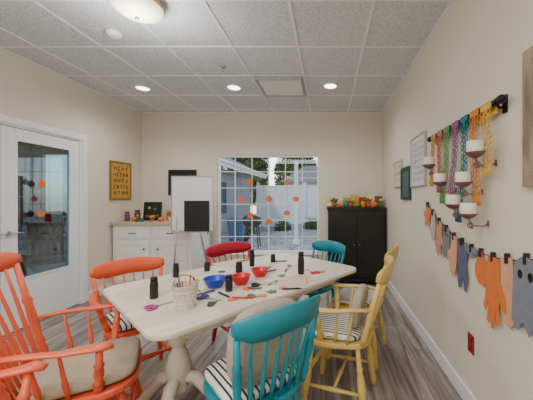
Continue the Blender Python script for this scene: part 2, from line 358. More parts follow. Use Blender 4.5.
def chair(label,loc,face,m,H_=.9,w=.44,dp=.42,ns=6,arms=False,double=False,armh=.68,curve=.045,lean=.20):
    rz=math.atan2(-face[0],face[1]); r=empty('dining_chair' if not double else 'windsor_armchair',(loc[0],loc[1],0),rz,label,'chair')
    n=28; pts=[]
    for k in range(n):
        a=2*pi*k/n; c,s_=math.cos(a),math.sin(a)
        wx=w/2*(1.04 if s_>0 else .95)
        pts.append((math.copysign(abs(c)**.55,c)*wx,math.copysign(abs(s_)**.6,s_)*dp/2))
    B().prism(pts,.43,.462,sm=False).done('seat',m,parent=r,bevel=.008)
    ft={}
    for sx in(-1,1):
        for sy in(-1,1):
            top=(sx*w*.36,sy*dp*.34,.432); bot=(sx*w*.46,sy*dp*.47,0)
            B().turned(bot,top,LEG).done('leg',m,parent=r); ft[(sx,sy)]=(Vector(bot),Vector(top))
    mid={}
    for sx in(-1,1):
        a=ft[(sx,-1)][0].lerp(ft[(sx,-1)][1],.38); c=ft[(sx,1)][0].lerp(ft[(sx,1)][1],.38)
        B().turned(a,c,[(0,.008),(.3,.011),(.5,.016),(.7,.011),(1,.008)]).done('stretcher',m,parent=r); mid[sx]=(a+c)/2
    B().turned(mid[-1],mid[1],[(0,.008),(.4,.011),(.5,.016),(.6,.011),(1,.008)]).done('stretcher',m,parent=r)
    a=ft[(-1,1)][0].lerp(ft[(-1,1)][1],.55); c=ft[(1,1)][0].lerp(ft[(1,1)][1],.55)
    B().turned(a,c,[(0,.008),(.35,.012),(.4,.017),(.5,.012),(.6,.017),(.65,.012),(1,.008)]).done('stretcher',m,parent=r)
    yb=-dp*.42; yt=yb-(H_-.46)*lean; rail=.10 if not double else .085
    bk=B(); zt=H_-.02; rw=w*1.10
    crest(bk,rw,zt-rail,zt,yt,curve)
    for sx in(-1,1): bk.turned((sx*w*.42,yb,.458),(sx*rw*.46,yt-.008,zt-rail+.025),POST)
    bko=bk.done('backrest',m,parent=r)
    for i in range(ns):
        t=-1+2*(i+.5)/ns; t*=.9
        x0=t*w*.38; x1=t*rw*.46
        B().turned((x0,yb-.012*(1-t*t),.458),(x1,yt-curve*(1-t*t)+.002,zt-rail+.012),SP,8).done('spindle',m,parent=bko)
    if arms:
        for sx in(-1,1):
            fr=(armh-.46)/(zt-rail-.46); px=sx*(w*.42+(rw*.46-w*.42)*fr); py=yb+(yt-yb)*fr
            pts=[(px,py,armh+.01),(px+sx*.03,py+.10,armh+.012),(px+sx*.05,py+.22,armh),(sx*(w*.5+.035),dp*.14,armh-.004),(sx*(w*.5+.04),dp*.24,armh-.002),(sx*(w*.5+.03),dp*.31,armh-.012)]
            ao=B().tube(pts,[.016,.02,.022,.026,.032,.018],10,flat=.5,up=(0,0,1)).done('armrest',m,parent=r)
            B().turned((sx*w*.44,dp*.18,.455),(sx*(w*.5+.035),dp*.21,armh-.012),POST).done('arm_post',m,parent=ao)
            for q in(.35,.65):
                B().turned((sx*w*.46,dp*.18*(1-q)*1.0+yb*q,.457),(sx*(w*.5+.03)*(1-q)+px*q,dp*.16*(1-q)+py*q,armh-.004),SP,8).done('spindle',m,parent=ao)
    return r
def cushion(loc,face,m,w,d,h,z,label,off=0,name='seat_cushion'):
    rz=math.atan2(-face[0],face[1])
    o=B().sup((0,off,0),(w,d,h),.55,.4,36,14).done(name,m,loc=(loc[0],loc[1],z+h/2),rz=rz,label=label,cat='cushion')
    return o
def backcushion(p,f,label,w=.36,hh=.34,dist=.13,z=.68,th=.085,tilt=.18):
    rz=math.atan2(-f[0],f[1]); pb=Vector(p)-Vector(f)*dist
    B().sup((0,0,0),(w,th,hh),.6,.5,36,16).done('back_cushion',M['beige'],loc=(pb.x,pb.y,z),rot=(tilt,0,rz),label=label,cat='cushion')
D=Vector((.65,.76)).normalized(); N=Vector((-D.y,D.x)); TC=Vector((-.60,2.02))
def tpos(d,n): p=TC+D*d+N*n; return (p.x,p.y)
p=tpos(-.52,.56); f=-N; chair('coral orange spindle-back dining chair with striped cushion at the table',p,f,M['coral'],H_=.84,arms=True,armh=.64); cushion(p,f,M['stripe'],.38,.36,.05,.463,'cream and navy striped seat cushion on a coral chair',.02)
p=tpos(.30,.50); chair('crimson red spindle-back dining chair tucked under the table',p,f,M['red'],H_=.87); cushion(p,f,M['stripe'],.36,.34,.04,.463,'cream and navy striped seat cushion on a red chair',.01)
p=tpos(.84,.15); f=-D; chair('teal spindle-back dining chair beyond the far table end',p,f,M['teal'],H_=.85,w=.42,arms=True,armh=.65); cushion(p,f,M['stripe'],.36,.34,.04,.463,'cream and navy striped seat cushion on the far teal chair',.01)
p=(.085,1.83); f=Vector((-.95,.30)).normalized(); chair('mustard yellow spindle-back armchair with a striped cushion',p,f,M['yellow'],H_=.94,w=.41,arms=True,armh=.67); cushion(p,f,M['stripe'],.37,.36,.05,.463,'cream and navy striped seat cushion on the yellow armchair',.02)
backcushion(p,f,'beige linen back cushion on the yellow armchair',.30,.24,.125,.63,.075)
p=(.255,2.36); f=Vector((-.93,.36)).normalized(); chair('mustard yellow spindle-back chair tucked at the table corner',p,f,M['yellow'],H_=.94,w=.41); cushion(p,f,M['stripe'],.36,.34,.04,.463,'cream and navy striped seat cushion on the farther yellow chair',.01)
p=(-.36,1.325); f=Vector((-.69,.724)).normalized(); chair('teal spindle-back dining chair holding a beige back cushion',p,f,M['teal'],H_=.90,w=.39,dp=.41,curve=.06,lean=.13); cushion(p,f,M['stripe'],.37,.36,.05,.463,'cream and navy striped seat cushion on the near teal chair',.02)
backcushion(p,f,'thick beige linen back cushion on a teal chair',.36,.35,.125,.69,.10,.12)
p=(-1.21,1.37); f=Vector((.86,.51)).normalized(); chair('large coral orange windsor armchair with turned arm posts',p,f,M['coral2'],H_=1.07,w=.48,dp=.46,ns=7,arms=True,double=True,armh=.69,curve=.07); cushion(p,f,M['tan'],.43,.42,.06,.463,'tan linen seat cushion on the coral windsor armchair',.01)
p=(-1.08,.76); f=Vector((.86,.51)).normalized(); chair('coral orange windsor armchair beside its matching armchair',p,f,M['coral2'],H_=1.07,w=.46,dp=.46,ns=7,arms=True,double=True,armh=.69,curve=.07); cushion(p,f,M['tan'],.42,.42,.06,.463,'tan linen seat cushion on the nearer coral armchair',.01)
# ---------------- table ----------------
tz=math.atan2(D.y,D.x)
tab=empty('dining_table',(TC.x,TC.y,0),tz,'whitewashed wooden dining table on two turned pedestals','table')
hl,hw,cr=.76,.50,.10
pts=[]
for cx,cy,a0 in((hl-cr,hw-cr,0),(-hl+cr,hw-cr,90),(-hl+cr,-hw+cr,180),(hl-cr,-hw+cr,270)):
    for k in range(9):
        a=math.radians(a0+90*k/8); pts.append((cx+cr*math.cos(a),cy+cr*math.sin(a)))
B().prism(pts,.722,.75).done('tabletop',M['table'],parent=tab,bevel=.008)
ap=B()
for y in(-.36,.36): ap.box((0,y,.68),(1.16,.022,.083))
for x in(-.58,.58): ap.box((x,0,.68),(.022,.70,.083))
ap.done('apron',M['ped'],parent=tab,bevel=.003)
PP=[(0,.045),(.05,.06),(.1,.048),(.16,.064),(.3,.072),(.42,.055),(.5,.036),(.56,.040),(.6,.058),(.64,.044),(.75,.032),(.88,.042),(.95,.058),(1,.058)]
for x in(-.47,.47):
    pd=B().turned((x,0,.16),(x,0,.68),PP,24).box((x,0,.70),(.20,.5,.036)).done('pedestal',M['ped'],parent=tab)
    for a in(45,135,225,315):
        ca,sa=math.cos(math.radians(a)),math.sin(math.radians(a))
        B().tube([(x+ca*.03,sa*.03,.25),(x+ca*.10,sa*.10,.24),(x+ca*.19,sa*.19,.14),(x+ca*.27,sa*.27,.05),(x+ca*.33,sa*.33,.03)],[.034,.036,.032,.028,.028],10).done('foot',M['ped'],parent=pd)
TZ=.7505
def tp(u,v):
    Z=(EYE-.75)*F/(v-CY); return ((u-CX)*Z/F,Z)
def bowl(u,v,r,h,m,label):
    x,y=tp(u,v); pr=[(0,r*.55),(.04,r*.6),(.5,r*.88),(.97,r),(1,r*1.06),(1,r*.96),(.93,r*.93),(.5,r*.8),(.12,r*.5),(.1,.002)]
    B().turned((0,0,0),(0,0,h),pr,32,caps=True).done('bowl',m,loc=(x,y,TZ),label=label,cat='bowl',group='plastic bowls on the table')
bowl(215,287,.07,.06,M['blue'],'cobalt blue plastic bowl on the table')
bowl(241,284,.062,.06,M['redp'],'red plastic bowl beside the blue bowl')
bowl(260,276,.062,.055,M['redp'],'red plastic bowl near the black bottles')
for u,v,h,r,lb in[(176,277,.10,.02,'short black paint bottle on the table'),(154,298,.12,.022,'short black paint bottle near the table edge'),(229,291,.10,.022,'black paint bottle beside the red bowl'),(252,266,.14,.021,'black paint bottle behind the red bowl'),(301,274,.17,.024,'tall black bottle standing on the table'),(239,272,.08,.026,'squat black paint pot behind the bowls'),(207,271,.07,.022,'small black paint pot behind the blue bowl'),(273,262,.07,.022,'small black paint pot near the far edge')]:
    x,y=tp(u,v)
    o=B().turned((0,0,0),(0,0,h*.8),[(0,r*.9),(.03,r),(.8,r),(.93,r*.9),(1,r*.85)],20).done('paint_bottle',M['black'],loc=(x,y,TZ),label=lb,cat='bottle',group='black bottles on the table')
    B().cyl((0,0,h*.8),(0,0,h),r*.88,r*.82,20).done('bottle_cap',M['blackm'],parent=o)
x,y=tp(185,307); bk=B(); r0,r1,h=.050,.064,.12
bk.turned((0,0,0),(0,0,h),[(0,r0),(0.01,r0+.001),(1,r1),(1.02,r1+.004),(1.02,r1-.004),(.98,r1-.003),(.05,r0-.003),(.04,.002)],28)
for zz in(.03,.09): bk.torus((0,0,zz),r0+(r1-r0)*zz/h+.001,.0022,seg=28)
bo=bk.done('craft_bucket',mat('decorated_tin',(226,220,206),.45,var=.16,scale=55),loc=(x,y,TZ),label='pale decorated tin bucket holding craft sticks',cat='bucket')
B().tube([(r1*math.cos(a),0,h-.01+.06*math.sin(a)) for a in[pi*k/14 for k in range(15)]],.002,6).done('handle',M['iron'],parent=bo)
sc=[(214,180,120),(60,60,60),(200,60,50),(230,200,160),(60,110,170)]
for i in range(9):
    a=i*.7; q=B().cyl((.02*math.cos(a),.02*math.sin(a),.012),(.045*math.cos(a),.045*math.sin(a),.14+.01*(i%3)),.004,seg=8)
    q.done('craft_stick',col('stick%d'%(i%5),sc[i%5]),loc=(x,y,TZ),label='thin craft stick standing in the tin bucket',cat='stick',group='craft sticks in the bucket')
def scissors(u,v,m,rz):
    x,y=tp(u,v); s=B(); s.add([(0,-.004,.002),(.09,.012,.002),(.085,.003,.002),(0,-.004,.005),(.09,.012,.005),(.085,.003,.005)],[(0,1,2),(3,5,4),(0,3,4,1),(1,4,5,2),(2,5,3,0)])
    s.add([(0,.004,.005),(.09,-.012,.005),(.085,-.003,.005),(0,.004,.008),(.09,-.012,.008),(.085,-.003,.008)],[(0,1,2),(3,5,4),(0,3,4,1),(1,4,5,2),(2,5,3,0)])
    s.box((-.005,0,.0045),(.03,.012,.005))
    o=s.done('scissors',M['chrome'],loc=(x,y,TZ),rz=rz,label='craft scissors with coloured plastic handles lying open',cat='scissors',group='scissors on the table')
    for sy in(-1,1): B().torus((-.045,sy*.02,.005),.022,.0045,seg=20,sy=.7).box((-.018,sy*.008,.005),(.02,.008,.006),rz=sy*-.5).done('finger_loop',m,parent=o)
scissors(160,306,col('magenta_plastic',(170,50,130),.35),.9)
scissors(208,299,col('navy_plastic',(40,60,140),.35),-.4)
scissors(262,285,M['black'],.3)
scissors(312,272,M['redp'],2.2)
def sheet(u,v,w,d,rz,m,label,name='paper_sheet',z=0,grp='craft papers on the table'):
    x,y=tp(u,v); B().box((0,0,.0008),(w,d,.0012)).done(name,m,loc=(x,y,TZ+z),rz=rz,label=label,cat='paper',group=grp)
sheet(150,290,.30,.22,tz,M['paper'],'cream craft paper sheet on the table')
sheet(240,302,.26,.18,tz,M['paper'],'cream craft paper sheet on the table')
sheet(296,281,.28,.22,tz,M['paper'],'cream craft paper sheet on the table')
sheet(232,263,.28,.20,tz,M['paper'],'cream craft paper sheet on the table')
def ghostpts(s=1): 
    p=[]
    for k in range(13):
        a=pi*k/12; p.append((s*.045*math.cos(a),s*(.05+.05*math.sin(a))))
    p+= [(-.05*s,-.06*s),(-.03*s,-.04*s),(-.012*s,-.065*s),(.008*s,-.042*s),(.03*s,-.066*s),(.05*s,-.05*s)]
    return p
def batpts(s=1):
    h=[(0,.03),(.012,.045),(.02,.03),(.05,.05),(.10,.045),(.115,0),(.09,.01),(.07,-.02),(.045,-.005),(.02,-.03),(0,-.05)]
    return [(x*s,y*s) for x,y in h]+[(-x*s,y*s) for x,y in h[-2:0:-1]]
def leafpts(s=1):
    p=[]
    for k in range(24):
        a=2*pi*k/24+pi/2; r=.06*(1+.28*math.cos(5*a-pi/2*5)); p.append((s*r*math.cos(a),s*r*math.sin(a)))
    return p
def handpts(s=1):
    return [(x*s,y*s) for x,y in[(-.035,-.08),(.035,-.08),(.042,-.03),(.075,0),(.082,.03),(.068,.034),(.046,.015),(.042,.03),(.05,.075),(.036,.08),(.022,.04),(.018,.095),(.002,.098),(-.002,.04),(-.012,.092),(-.028,.088),(-.02,.035),(-.04,.068),(-.053,.058),(-.04,.01),(-.045,-.03)]]
def mittpts(s=1):
    return [(x*s,y*s) for x,y in[(-.035,.09),(.035,.09),(.04,.02),(.07,-.005),(.078,-.035),(.06,-.045),(.045,-.02),(.045,-.07),(.025,-.1),(-.005,-.105),(-.035,-.085),(-.048,-.03),(-.042,.03)]]
def catpts(s=1):
    return [(x*s,y*s) for x,y in[(-.04,-.09),(-.02,-.085),(-.01,-.05),(.01,-.05),(.02,-.085),(.04,-.09),(.05,-.03),(.035,.02),(.05,.04),(.05,.10),(.03,.08),(0,.085),(-.03,.08),(-.05,.10),(-.05,.04),(-.035,.02),(-.05,-.03)]]
def pumppts(s=1):
    p=[(.008*s,.075*s),(-.008*s,.078*s),(-.008*s,.055*s)]
    for k in range(1,24):
        a=pi/2+2*pi*k/24; r=1-.08*abs(math.cos(a*4)); p.append((s*.068*r*math.cos(a),s*.055*r*math.sin(a)))
    p.append((.008*s,.055*s)); return p
for i,(u,v,fn,m) in enumerate([(254,289,batpts,M['black']),(274,283,batpts,M['black']),(247,289,leafpts,M['orange']),(212,304,ghostpts,M['black']),(232,300,pumppts,M['orange']),(272,292,leafpts,M['black']),(226,279,leafpts,M['orange']),(282,276,pumppts,M['black']),(196,281,pumppts,M['orange']),(283,288,pumppts,M['orange']),(268,268,batpts,M['black']),(322,272,leafpts,M['orange']),(252,297,ghostpts,M['black']),(290,266,batpts,M['black']),(222,272,pumppts,M['black']),(262,296,pumppts,M['orange'])]):
    x,y=tp(u,v); B().prism([(a*.45,c*.45) for a,c in fn()],0,.002).done('foam_cutout',m,loc=(x,y,TZ+.003),rz=i*1.1,label=('black' if m==M['black'] else 'orange')+' halloween foam cutout lying on the table',cat='craft cutout',group='foam cutouts on the table')
for i,(u,v,c) in enumerate([(243,299,(200,30,40)),(270,272,(40,60,160)),(286,271,(190,30,60)),(196,290,(230,120,40)),(280,262,(40,120,60)),(205,294,(90,60,150)),(306,281,(220,180,60)),(224,296,(30,30,30)),(292,290,(30,30,30)),(246,261,(200,80,40))]):
    x,y=tp(u,v); B().cyl((-.06,0,.006),(.045,0,.006),.0055,seg=10).cyl((.045,0,.006),(.065,0,.006),.0045,.002,seg=10).done('marker_pen',col('pen%d'%i,c,.4),loc=(x,y,TZ+.002),rz=i*.8,label='thin coloured marker pen lying on the table',cat='pen',group='marker pens on the table')
# ---------------- pumpkins etc ----------------
def pumpkin(loc,r,m,label,grp,name='pumpkin'):
    o=B().sup((0,0,r*.78),(2*r,2*r,1.56*r),.9,1,32,12,rib=.10,nr=8).done(name,m,loc=loc,label=label,cat='pumpkin',group=grp)
    B().tube([(0,0,r*1.45),(.003,0,r*1.7),(r*.2,0,r*1.9)],[r*.14,r*.1,r*.09],8).done('stem',M['dgreen'],parent=o)
    return o
cb=empty('storage_cabinet',(.43,4.325,0),0,'black two-door cabinet with arched raised panels','cabinet')
w,d,h=.90,.42,1.19
bd=B(); bd.box((0,0,.63),(w-.04,d-.03,1.04)).box((0,-.005,.085),(w-.02,d-.01,.05)).box((0,0,1.165),(w,d,.03)).box((0,0,1.14),(w-.02,d-.012,.022))
bd.done('body',M['black'],parent=cb,bevel=.004)
for sx in(-1,1):
    for sy in(-1,1): B().sup((sx*.38,sy*.15,.035),(.09,.07,.07),.6,.6,16,8).done('foot',M['black'],parent=cb)
for sx in(-1,1):
    dr=B(); xc=sx*.21; yf=-d/2-.002; dw=.40
    dr.box((xc,yf,.61),(dw,.02,.96))
    dr.M=Matrix(((1,0,0,0),(0,0,-1,0),(0,1,0,0),(0,0,0,1)))
    up=[(xc-.14,.62),(xc+.14,.62)]+[(xc+.14*math.cos(k*pi/12),.94+.08*math.sin(k*pi/12)) for k in range(13)]
    lo=[(xc-.14,.20),(xc+.14,.20),(xc+.14,.55),(xc-.14,.55)]
    for pl in(up,lo):
        cx=xc; cy=sum(q[1] for q in pl)/len(pl)
        dr.prism(pl,-yf+.01,-yf+.016)
        dr.prism([(cx+(q[0]-cx)*.8,cy+(q[1]-cy)*.85) for q in pl],-yf+.016,-yf+.024)
    dr.M=Matrix.Identity(4)
    dd=dr.done('door',M['black'],parent=cb,bevel=.002)
    B().sup((xc-sx*.17,yf-.03,.62),(.022,.028,.022),1,1,12,8).done('knob',M['brass'],parent=dd)
cz=1.181
def jar(loc,r,h,m,lidm,label,grp,name='jar'):
    o=B().turned((0,0,0),(0,0,h),[(0,r*.85),(.05,r),(.75,r),(.9,r*.8),(1,r*.75)],20).done(name,m,loc=loc,label=label,cat='jar',group=grp)
    B().turned((0,0,h),(0,0,h+.02),[(0,r*.8),(.9,r*.8),(1,r*.7)],20).done('lid',lidm,parent=o); return o
G='autumn decorations on the black cabinet'
def giftbag(loc,w,h,m,label,grp=G):
    o=B().rings([[(sx*w/2*k,sy*w*.3*k,z) for sx,sy in((-1,-1),(1,-1),(1,1),(-1,1))] for z,k in((0,1),(h,1.05),(h,.98),(h*.2,.9))],sm=False,caps=True).done('gift_bag',m,loc=loc,label=label,cat='gift bag',group=grp)
    for sy in(-1,1): B().tube([(w*.25*math.cos(a),sy*w*.29,h-.005+w*.35*math.sin(a)) for a in[pi*k/10 for k in range(11)]],.0025,6).done('handle',M['paper'],parent=o)
def flowers(loc,m,label,grp,s=1,potc=(190,96,60)):
    o=B().turned((0,0,0),(0,0,.07*s),[(0,.03*s),(1,.042*s),(1,.036*s),(.2,.03*s)],18).done('potted_flower',col('pot%d'%potc[1],potc),loc=loc,label=label,cat='potted plant',group=grp)
    fl=B()
    for i in range(18):
        a=i*2.4; r=.014*math.sqrt(i)*s; fl.sup((r*math.cos(a),r*math.sin(a),(.13+.02*math.cos(i))*s-.3*r),(.034*s,.034*s,.024*s),1,1,8,5,mi=0 if i%3 else 1); fl.cyl((0,0,.04*s),(r*math.cos(a),r*math.sin(a),.13*s-.3*r),.002,seg=5,mi=1)
    fl.done('flower_head',[m,M['green']],parent=o)
YE=col('flower_yellow',(236,190,40)); CR=col('cream_jar',(230,220,190)); TB=col('tan_bag',(206,160,96)); PU=col('plum',(110,60,110)); TE=col('teal_glaze',(40,120,120),.3)
yc=4.25
for i,(x,s_,c,n) in enumerate([(.04,.13,col('pale_yellow',(226,206,120)),'pale yellow'),(.17,.17,CR,'cream'),(.29,.14,col('mint',(130,166,100)),'green'),(.42,.19,TB,'tan paper'),(.55,.15,col('redbag',(176,60,50)),'rust red'),(.67,.19,CR,'cream white'),(.79,.17,col('brownb',(130,84,50)),'brown paper')]):
    giftbag((x,yc+.09,cz),.115,s_,c,n+' gift bag on the black cabinet')
flowers((.10,yc-.02,cz),PU,'small potted purple flowers on the black cabinet',G,.9)
pumpkin((.02,yc-.06,cz),.04,CR,'tiny cream pumpkin at the cabinet edge',G)
pumpkin((.19,yc-.05,cz),.042,M['orange'],'small orange pumpkin on the black cabinet',G)
jar((.28,yc-.04,cz),.035,.08,TE,M['redp'],'teal jar with a red lid on the black cabinet',G)
flowers((.36,yc-.04,cz),YE,'small potted yellow flowers on the black cabinet',G,.9)
pumpkin((.455,yc-.05,cz),.042,col('green_gourd',(110,140,60)),'small green gourd on the black cabinet',G)
jar((.54,yc-.05,cz),.034,.09,col('amber',(206,140,40)),M['dgreen'],'amber jar with a green lid on the black cabinet',G)
flowers((.625,yc-.04,cz),M['redp'],'small potted red flowers on the black cabinet',G,.9)
pumpkin((.72,yc-.05,cz),.045,M['orange'],'small orange pumpkin beside potted red flowers',G)
jar((.81,yc-.04,cz),.035,.10,col('greenj',(60,110,70)),CR,'green jar with a cream lid on the black cabinet',G)
# ---------------- sideboard ----------------
sb=empty('sideboard',(-2.50,4.19,0),0,'cream two-door sideboard cabinet with a pale wood top','cabinet')
sw_=1.12; sdp=.64
B().box((0,.015,.52),(sw_,sdp-.03,.84)).box((0,.03,.05),(sw_-.04,sdp-.1,.1)).done('body',M['cab'],parent=sb,bevel=.003)
B().box((0,0,.958),(sw_+.03,sdp+.03,.036)).done('countertop',M['brown'],parent=sb,bevel=.006)
for sx in(-1,1):
    xc=sx*.268; yf=-sdp/2+.02
    dr=B(); dr.box((xc,yf,.43),(.48,.022,.56))
    for a in(-.21,.21): dr.box((xc+a,yf-.014,.43),(.05,.008,.56))
    for a in(.175,.685): dr.box((xc,yf-.014,a),(.37,.008,.05))
    dr.box((xc,yf-.014,.43),(.27,.006,.36))
    dd=dr.done('door',M['cab'],parent=sb,bevel=.003); B().sup((xc-sx*.17,yf-.03,.60),(.025,.03,.025),1,1,12,8).done('knob',M['iron'],parent=dd)
    dr=B().box((xc,yf,.825),(.48,.022,.17)).box((xc,yf-.013,.825),(.42,.006,.11)).done('drawer',M['cab'],parent=sb,bevel=.003)
    B().tube([(xc-.05,yf-.014,.825),(xc-.04,yf-.04,.825),(xc+.04,yf-.04,.825),(xc+.05,yf-.014,.825)],.005,8).done('drawer_pull',M['iron'],parent=dr)
G2='autumn decorations on the sideboard'; sz=.977
def frame(name,label,cat,loc,rz,w,h,fw,fm,pm,th=.025,mat2=None,tilt=0,glyph=None,gm=None):
    b=B()
    for s_ in(-1,1): b.box((s_*(w/2-fw/2),0,0),(fw,th,h)); b.box((0,0,s_*(h/2-fw/2)),(w-2*fw,th,fw))
    o=b.done(name,fm,loc=loc,rot=(tilt,0,rz),label=label,cat=cat,bevel=.003)
    g=B().box((0,th*.15,0),(w-2*fw-.001,th*.4,h-2*fw-.001))
    if mat2:
        mm=B(); k=.03; ww,hh=w-2*fw,h-2*fw
        for s_ in(-1,1): mm.box((s_*(ww/2-k/2),-th*.1,0),(k,.003,hh-.002)); mm.box((0,-th*.1,s_*(hh/2-k/2)),(ww-2*k,.003,k))
        mm.done('mat_border',mat2,parent=o)
    if glyph:
        rnd=random.Random(int(w*1000)); rows,cols,sc=glyph
        ww,hh=(w-2*fw)*.82,(h-2*fw)*.86
        for r_ in range(rows):
            z=hh/2-hh*(r_+.5)/rows; ch=hh/rows*.62; n=cols if r_%2==0 else cols+1
            for c_ in range(n):
                cxx=-ww/2+ww*(c_+.5)/n; cw=ww/n*.62; k=rnd.randint(0,3); t=ch*.18; y=-th*.08
                if k==0: g.torus((cxx,y,z),min(cw,ch)*.42,t*.35,'Y',12,5,1,sy=ch/max(cw,ch)*1.0)
                elif k==1: g.box((cxx-cw*.35,y,z),(t,.003,ch),1); g.box((cxx,y,z),(cw*.6,.003,t),1); g.box((cxx+cw*.35,y,z),(t,.003,ch),1)
                elif k==2: g.box((cxx-cw*.3,y,z),(t,.003,ch),1); g.box((cxx,y,z+ch/2-t/2),(cw*.6,.003,t),1); g.box((cxx,y,z-ch/2+t/2),(cw*.6,.003,t),1)
                else: g.box((cxx,y,z),(t,.003,ch),1); g.box((cxx,y,z+ch/2-t/2),(cw*.8,.003,t),1)
    g.done('picture',[pm,gm] if gm else pm,parent=o)
    return o
frame('chalkboard_sign','small black framed chalkboard sign with painted flowers','sign',(-2.70,4.22,sz+.141),0,.27,.28,.020,M['black'],col('chalk_black',(34,34,34),.8),tilt=-.1)
cs=bpy.data.objects['chalkboard_sign']
for i,(a,c) in enumerate([(-.08,-.08),(-.03,-.09),(.03,-.08),(.08,-.07),(-.05,.05),(.04,.03)]): 
    q=B()
    for k in range(5): q.sup((a+.012*math.cos(k*1.256),-.006,c+.012*math.sin(k*1.256)),(.018,.01,.018),1,1,8,5)
    q.sup((a,-.009,c),(.014,.012,.014),1,1,8,5)
    q.done('painted_flower',[M['redp'],M['flower_yellow'],M['green']][i%3],parent=cs)
pumpkin((-2.86,4.05,sz),.042,M['orange'],'small orange pumpkin on the sideboard',G2)
pumpkin((-2.46,4.04,sz),.042,M['orange'],'small orange pumpkin beside the chalkboard sign',G2)
jar((-2.99,4.08,sz),.035,.12,PU,M['black'],'plum jar with a black lid on the sideboard',G2)
jar((-2.92,4.2,sz),.04,.14,col('brownjar',(110,60,40)),M['black'],'brown glass jar with a black lid on the sideboard',G2)
jar((-2.46,4.24,sz),.04,.13,M['amber'],M['brass'],'amber jar with a brass lid on the sideboard',G2)
jar((-2.10,4.05,sz),.035,.09,M['redp'],M['black'],'red jar with a black lid on the sideboard',G2)
jar((-2.78,4.0,sz),.022,.08,M['greenj'],M['brass'],'tiny green jar on the sideboard',G2)
flowers((-2.57,4.0,sz),YE,'small potted yellow flowers on the sideboard',G2,.6)
flowers((-2.35,4.1,sz),M['redp'],'small potted red flowers on the sideboard',G2,.9,(230,214,190))
flowers((-2.22,4.22,sz),M['orange'],'small potted orange flowers on the sideboard',G2,1.0)
jar((-2.69,3.96,sz),.02,.06,TE,CR,'tiny teal jar on the sideboard',G2)
frame('picture_frame','black framed dark chalkboard picture above the sideboard','picture',(-2.41,YB-.014,1.575),0,.46,.42,.03,M['black'],col('chalk_black',(34,34,34),.8))
frame('wall_plaque','golden wooden plaque with dark carved lettering','sign',(XL+.014,4.07,1.575),pi/2,.41,.56,.02,col('gold_edge',(150,104,44)),grainmat('gold_wood',(180,126,50),(212,164,80),(20,20,3),.5),glyph=(5,4,1),gm=col('dark_brown',(64,40,22)))
frame('wall_art','cream framed print hanging beyond the teal picture','picture',(XR-.014,3.48,1.63),-pi/2,.36,.34,.03,col('cream_frame',(206,196,176)),col('cream_print',(222,214,196)),glyph=(3,3,1),gm=col('soft_grey',(150,140,130)))
frame('wall_art','dark teal framed picture between two pale prints','picture',(XR-.014,3.13,1.49),-pi/2,.36,.37,.04,col('teal_dark',(36,66,68)),col('teal_mid',(70,100,96)))
frame('wall_art','large pale grey lettered print beside the crocheted scarves','picture',(XR-.014,2.70,1.69),-pi/2,.42,.50,.012,col('pale_edge',(180,180,176)),col('pale_print',(216,216,212)),glyph=(7,5,1),gm=col('soft_grey2',(150,152,154)))
frame('framed_art','weathered wood framed picture with a white mat','picture',(XR-.018,.925,1.68),-pi/2,.60,.60,.055,M['frameg'],col('pale_art',(190,186,170)),th=.03,mat2=M['trim'])
# ---------------- easel ----------------
ez=empty('easel_whiteboard',(-1.83,3.70,0),.02,'white dry-erase board on a metal easel stand','whiteboard')
B().box((0,0,1.245),(.54,.014,.72)).done('board',M['white'],parent=ez)
b=B()
for s_ in(-1,1): b.box((s_*.275,0,1.245),(.014,.022,.75)); b.box((0,0,1.245+s_*.368),(.54,.022,.014))
b.box((0,-.03,.865),(.5,.05,.01)); b.done('board_frame',M['chrome'],parent=ez)
for a,c in(((-.24,-.06,0),(-.20,.012,1.2)),((.24,-.06,0),(.20,.012,1.2)),((.08,.42,0),(.04,.02,1.15))): B().cyl(a,c,.012,.012,10).done('leg',M['chrome'],parent=ez)
B().box((.07,-.018,1.08),(.33,.012,.41)).done('black_tablet_board',M['black'],loc=(-1.83,3.69,.0),rz=.02,label='black slate panel resting on the whiteboard tray',cat='board')
o=B().box((0,0,.11),(.18,.18,.22)).done('storage_tote',col('teal_tote',(70,120,140)),loc=(-1.62,3.92,0),label='small blue fabric storage tote beneath the easel',cat='storage bin',bevel=.01)
B().tube([(.05*math.cos(a),-.092,.15+.05*math.sin(a)) for a in[pi*k/10 for k in range(11)]],.006,6).done('handle',M['paper'],parent=o)
